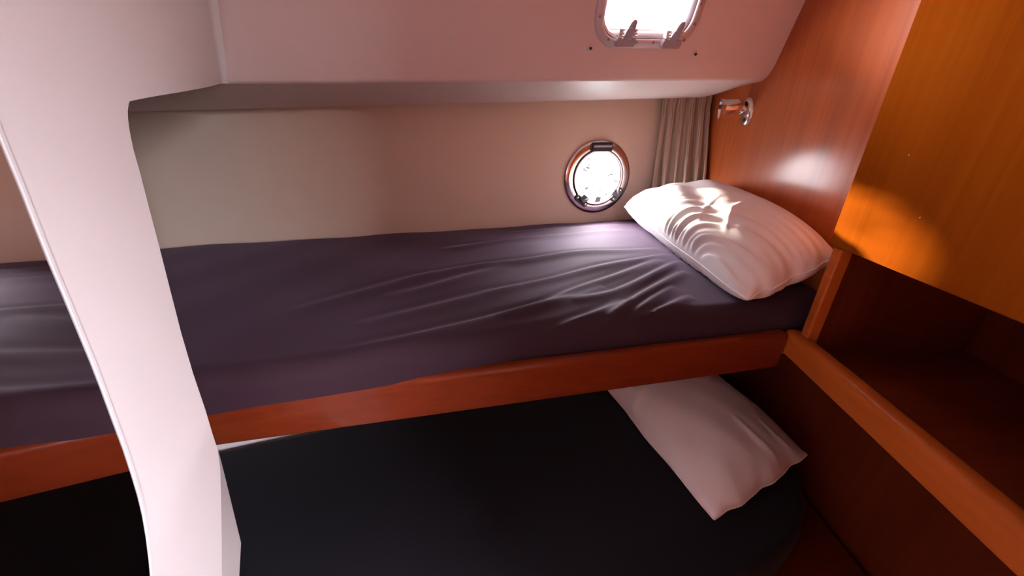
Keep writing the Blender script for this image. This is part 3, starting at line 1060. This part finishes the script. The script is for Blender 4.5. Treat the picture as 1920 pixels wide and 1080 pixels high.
# ------------------------------------------------------------------ curtain
cur = thing('curtain', (0.53, 1.20, -0.26), 'short beige gathered curtain hanging in the corner above the upper pillow', 'curtain')
ns, nt_ = 170, 90
z_top, z_bot = 0.118, -0.262
P = np.zeros((nt_, ns, 3))
tl, tr_ = np.array([0.452, 1.206]), np.array([0.590, 1.196])
bl, br_ = np.array([0.470, 1.212]), np.array([0.590, 1.080])
for i in range(nt_):
    t = i / (nt_ - 1)
    z = z_top + (z_bot - z_top) * t
    zs = (0.078 - z) / 0.34                      # 0 at the lip, 1 at the hem
    k = min(max(zs, 0), 1)
    kk = k ** 1.2
    l, r_ = tl * (1 - kk) + bl * kk, tr_ * (1 - kk) + br_ * kk
    d = (r_ - l); L = np.linalg.norm(d); d = d / L
    nrm = np.array([d[1], -d[0]])
    if nrm[1] > 0: nrm = -nrm
    pin = math.exp(-((z - 0.055) / 0.012) ** 2)  # gathering stitch under the heading
    for j in range(ns):
        s = j / (ns - 1)
        ph = 2 * math.pi * (s * 5.2 + 0.10 * math.sin(4 * s + 3.1 * t) + 0.12 * t)
        amp = (0.011 + 0.010 * k) * (1 - 0.55 * pin)
        fold = math.sin(ph) + 0.38 * math.sin(2 * ph + 1.1 + 1.5 * t) + 0.22 * math.sin(3.3 * ph + 4 * t)
        small = 0.0035 * math.sin(2 * math.pi * s * 15 + 1.5 * math.sin(7 * s)) * math.exp(-((z - 0.060) / 0.035) ** 2)
        bunch = 0.004 * math.sin(2 * math.pi * s * 3 - 5 * t) * k
        off = amp * fold * 0.62 + small + bunch - 0.004 * pin
        lat = 0.004 * math.cos(ph) * (0.4 + k)
        q = l + d * (s * L + lat * math.sin(math.pi * s)) + nrm * off
        P[i, j] = (min(q[0], bulk_x(q[1], z) - 0.003), q[1], z)
bm = bmesh.new()
add_grid(bm, P)
co = link_bm('curtain_cloth', bm, M_CURTAIN, cur, smooth=80)
so = co.modifiers.new('solidify', 'SOLIDIFY'); so.thickness = 0.0016
bm = bmesh.new()
add_tube(bm, [(0.44, 1.214, 0.112), (0.595, 1.214, 0.112)], 0.004, 10)
link_bm('curtain_rod', bm, M_CHROME, cur)

# ------------------------------------------------------------------ reading light
BK_P, BK_N = BULK_P, BULK_N
def bulk_at(px, py, d=0.0): return on_plane(px, py, BK_P + BK_N * d, BK_N)
lc = bulk_at(1403, 210)
lamp = thing('reading_light', tuple(lc), 'small chrome swivel reading light on the wooden bulkhead beside the curtain', 'lamp')
bm = bmesh.new()
ey, ez = Vector((0, 1, 0)), Vector((0, 0, 1))
tilt = math.radians(-14)
ay, az = ey * math.cos(tilt) + ez * math.sin(tilt), -ey * math.sin(tilt) + ez * math.cos(tilt)
def oval(o, ry, rz): return circle_loop(lc + BK_N * o, ay, az, ry, 40, rz)
add_loft(bm, [oval(0.0006, 0.024, 0.034), oval(0.004, 0.024, 0.034), oval(0.007, 0.0215, 0.0315), oval(0.0085, 0.016, 0.026)])
bp_ = link_bm('base_plate', bm, M_CHROME, lamp, smooth=40)
for dz in (-0.019, 0.019):
    bm = bmesh.new()
    add_lathe(bm, lc + az * dz + BK_N * 0.0075, ay, az, BK_N, [(0.0062, 0), (0.0062, 0.0018), (0.0035, 0.0022)], 18)
    link_bm('screw_hole', bm, M_DARK, bp_, label='dark countersunk screw hole')
hj = lc + az * 0.012 + ay * 0.004 + BK_N * 0.022
bm = bmesh.new()
add_tube(bm, [lc + az * 0.006 + BK_N * 0.006, hj + BK_N * 0.004], [0.008, 0.007], 16)
bmesh.ops.create_uvsphere(bm, u_segments=20, v_segments=12, radius=0.012, matrix=Matrix.Translation(hj))
link_bm('swivel', bm, M_CHROME, lamp, smooth=50)
fwd = Vector((0, CP, -SP))
rt = ray(1351, 204)
tip = rt * ((hj.dot(fwd) + 0.014) / rt.dot(fwd))
hd = (tip - hj).normalized()
hx = hd.cross(Vector((0, 0, 1))).normalized(); hy = hd.cross(hx)
LL = (tip - hj).length + 0.002
bm = bmesh.new()
add_lathe(bm, hj, hx, hy, hd, [(0.004, -0.012), (0.012, -0.010), (0.0175, -0.003), (0.0195, 0.006), (0.0200, LL * 0.75), (0.0205, LL - 0.012), (0.0225, LL - 0.004), (0.0255, LL), (0.0240, LL), (0.0200, LL - 0.006), (0.0175, LL - 0.012), (0.001, LL - 0.030)], 40)
hd_o = link_bm('lamp_head', bm, M_CHROME, lamp, smooth=35)
bm = bmesh.new()
add_lathe(bm, hj + hd * (LL - 0.020), hx, hy, hd, [(0.002, 0), (0.008, 0.002), (0.009, 0.006), (0.006, 0.010), (0.001, 0.012)], 20)
link_bm('bulb', bm, M_CAP, hd_o, smooth=50)

# ------------------------------------------------------------------ overhead locker and shelf on the right
YE = 0.546                                              # end of the unit beside the bunk
CT = Vector((0.092, 1, 0)).normalized()                 # along the face
CN = Vector((-1, 0.092, 0)).normalized()                # face normal, to the cabin
def cab(y, d, z): return Vector((cab_x(y), y, z)) + CN * d
YB = -0.22
lk = thing('overhead_locker', (0.62, -0.1, -0.168), 'overhead mahogany locker on the right with a lower corner lit orange by the porthole', 'locker')
bm = bmesh.new()
add_prism(bm, [cab(YE, 0, -0.168), cab(YB, 0, -0.168), cab(YB, 0, ROOF_Z - 0.004), cab(YE, 0, ROOF_Z - 0.004)], -CN * 0.018)
fp = link_bm('front_panel', bm, M_LOCKER, lk, bevel=0.0022)
bm = bmesh.new()
for (px, py) in ((1725, 408), (1704, 291)):
    p = on_plane(px, py, cab(0, 0, 0), CN)
    bm = bmesh.new()
    add_lathe(bm, p - CN * 0.0005, CT, Vector((0, 0, 1)), CN, [(0.0011, 0), (0.0011, 0.0007), (0.0007, 0.0010)], 10)
    link_bm('pin', bm, M_SCREW, fp)
bm = bmesh.new()
add_prism(bm, [cab(YE - 0.004, -0.018, -0.158), cab(YB, -0.018, -0.158), cab(YB, -0.26, -0.158), Vector((0.79, YE - 0.004, -0.158))], (0, 0, 0.014))
link_bm('bottom_board', bm, M_FIDDLE, lk)
bm = bmesh.new()
add_prism(bm, [cab(YE - 0.020, -0.018, -0.144), Vector((0.79, YE - 0.020, -0.144)), Vector((0.79, YE - 0.020, ROOF_Z - 0.004)), cab(YE - 0.020, -0.018, ROOF_Z - 0.004)], (0, 0.016, 0))
link_bm('end_panel', bm, M_WOOD, lk)

sh = thing('shelf', (0.62, -0.1, -0.372), 'open mahogany shelf with a rounded front lip, in shadow under the overhead locker', 'shelf')
bm = bmesh.new()
add_prism(bm, [cab(YE - 0.003, -0.004, -0.372), cab(YB, -0.004, -0.372), cab(YB, -0.26, -0.372), Vector((0.79, YE - 0.003, -0.372))], (0, 0, 0.016))
link_bm('shelf_board', bm, M_RAIL, sh)  # darker rail wood stands in for the shade on the board
bm = bmesh.new()
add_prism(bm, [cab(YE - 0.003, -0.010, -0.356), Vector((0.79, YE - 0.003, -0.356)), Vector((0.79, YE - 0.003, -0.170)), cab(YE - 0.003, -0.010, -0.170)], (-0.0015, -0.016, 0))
ep = link_bm('end_panel', bm, M_SHADE_WOOD, sh)
bm = bmesh.new()
add_prism(bm, [cab(YE - 0.003, -0.006, -0.356), cab(YE - 0.003, -0.026, -0.356), cab(YE - 0.003, -0.026, -0.170), cab(YE - 0.003, -0.006, -0.170)], (-0.0015, -0.0175, 0))  # edge of the end panel, painted lighter where it catches light
link_bm('edge_strip', bm, M_FIDDLE, ep, bevel=0.003, label='lit edge of the shelf end, its light put into a lighter wood')
bm = bmesh.new()
prof = []
fw, fz0, fz1, r = 0.030, -0.375, -0.331, 0.012
for (oo, zz, a0, rr) in ((-fw + r, fz1 - r, 90, r), (-fw + 0.003, fz0 + 0.003, 180, 0.003), (-0.003, fz0 + 0.003, 270, 0.003), (-r, fz1 - r, 0, r)):
    for k in range(6):
        a = math.radians(a0 + 90 * k / 5)
        prof.append((oo + rr * math.cos(a), zz + rr * math.sin(a)))
loops = []
for y in [YE + 0.022, YE + 0.0215, YE + 0.019, YE + 0.014, YE + 0.008] + list(np.linspace(YE, YB, 12)):
    e = max(0.0, (y - (YE + 0.006)) / 0.016)
    sc = math.sqrt(max(0.0, 1 - min(e, 0.995) ** 2))
    cen = (-fw / 2, (fz0 + fz1) / 2)
    loops.append([cab(y, 0.008 + cen[0] + (p[0] - cen[0]) * (0.4 + 0.6 * sc), cen[1] + (p[1] - cen[1]) * (0.55 + 0.45 * sc)) for p in prof])
add_loft(bm, loops)
link_bm('fiddle_rail', bm, M_FIDDLE, sh, smooth=45)

# ------------------------------------------------------------------ mirror on the white bulkhead
mpx = [(-85, 30), (-45, 130), (-20, 198), (0, 250), (22, 304), (45, 360), (70, 425), (95, 488), (122, 552), (150, 620), (171, 671), (190, 720), (213, 783), (232, 834), (247, 880), (259, 920), (268, 958), (275, 1000), (280, 1040), (284, 1085), (286, 1150)]
curve = [left_at(*p) for p in mpx]
mo = [c for c in curve]
ymin = 0.02
top_l, bot_l = left_pt(ymin, curve[0].z), left_pt(ymin, curve[-1].z)
outl = mo + [bot_l, top_l]
def inset(poly, d):
    out = []
    n = len(poly)
    for i in range(n):
        a, b, c = poly[i - 1], poly[i], poly[(i + 1) % n]
        t1, t2 = (b - a).normalized(), (c - b).normalized()
        n1, n2 = LEFT_N.cross(t1), LEFT_N.cross(t2)
        m = (n1 + n2)
        m = m / max(m.dot(n1), 0.2) if m.length > 1e-6 else n1
        out.append(b + m * d)
    return out
cen = sum((p for p in outl), Vector()) / len(outl)
test = inset(outl, 0.01)
sgn = 1 if (test[5] - cen).length < (outl[5] - cen).length else -1
mir = thing('mirror', tuple(left_pt(0.12, curve[-1].z)), 'frameless wall mirror with a curved bright edge on the white bulkhead at the left', 'mirror')
i1 = inset(outl, 0.0095 * sgn)
bm = bmesh.new()
add_loft(bm, [[p + LEFT_N * 0.0015 for p in inset(outl, 0.0047 * sgn)], [p + LEFT_N * 0.0032 for p in inset(outl, 0.0052 * sgn)], [p + LEFT_N * 0.0052 for p in i1]], cap=True)
link_bm('glass', bm, M_MIRROR, mir, smooth=0)
bm = bmesh.new()
loops = [[p + LEFT_N * h for p in inset(outl, ins * sgn)] for ins, h in ((0.0014, 0.0003), (0.0014, 0.0022), (0.0024, 0.0036), (0.0048, 0.0036), (0.0048, 0.0003))]
add_loft(bm, loops, closed_ring=True)
link_bm('polished_edge', bm, M_RIM, mir, smooth=45, label='bright polished rim of the mirror glass')

bm = bmesh.new()
add_loft(bm, [[p + LEFT_N * h for p in inset(outl, ins * sgn)] for ins, h in ((0.0, 0.0002), (0.0002, 0.0014), (0.0015, 0.0020), (0.0015, 0.0002))], closed_ring=True)
link_bm('sealant', bm, M_GASKET, mir, smooth=45, label='thin grey sealant line round the mirror')

# ------------------------------------------------------------------ two loose screws in the coaming
for (px, py, txt) in ((1106, 90, 'small screw in the white coaming below left of the hatch window'), (1302, 101, 'small screw in the white coaming below right of the hatch window')):
    c = coam_at(px, py)
    s = thing('screw', tuple(c), txt, 'screw', 'curtain screws under the hatch window')
    bm = bmesh.new()
    add_lathe(bm, c + COAM_N * 0.0003, E1, E2, COAM_N, [(0.0062, 0), (0.0058, 0.0018), (0.0035, 0.0026)], 20)
    link_bm('collar', bm, M_CAP, s, smooth=40)
    bm = bmesh.new()
    add_lathe(bm, c + COAM_N * 0.0022 + E2 * 0.0004, E1, E2, COAM_N, [(0.0026, 0), (0.0026, 0.004), (0.0014, 0.0052)], 14)
    link_bm('screw_head', bm, M_DARK, s, smooth=40)
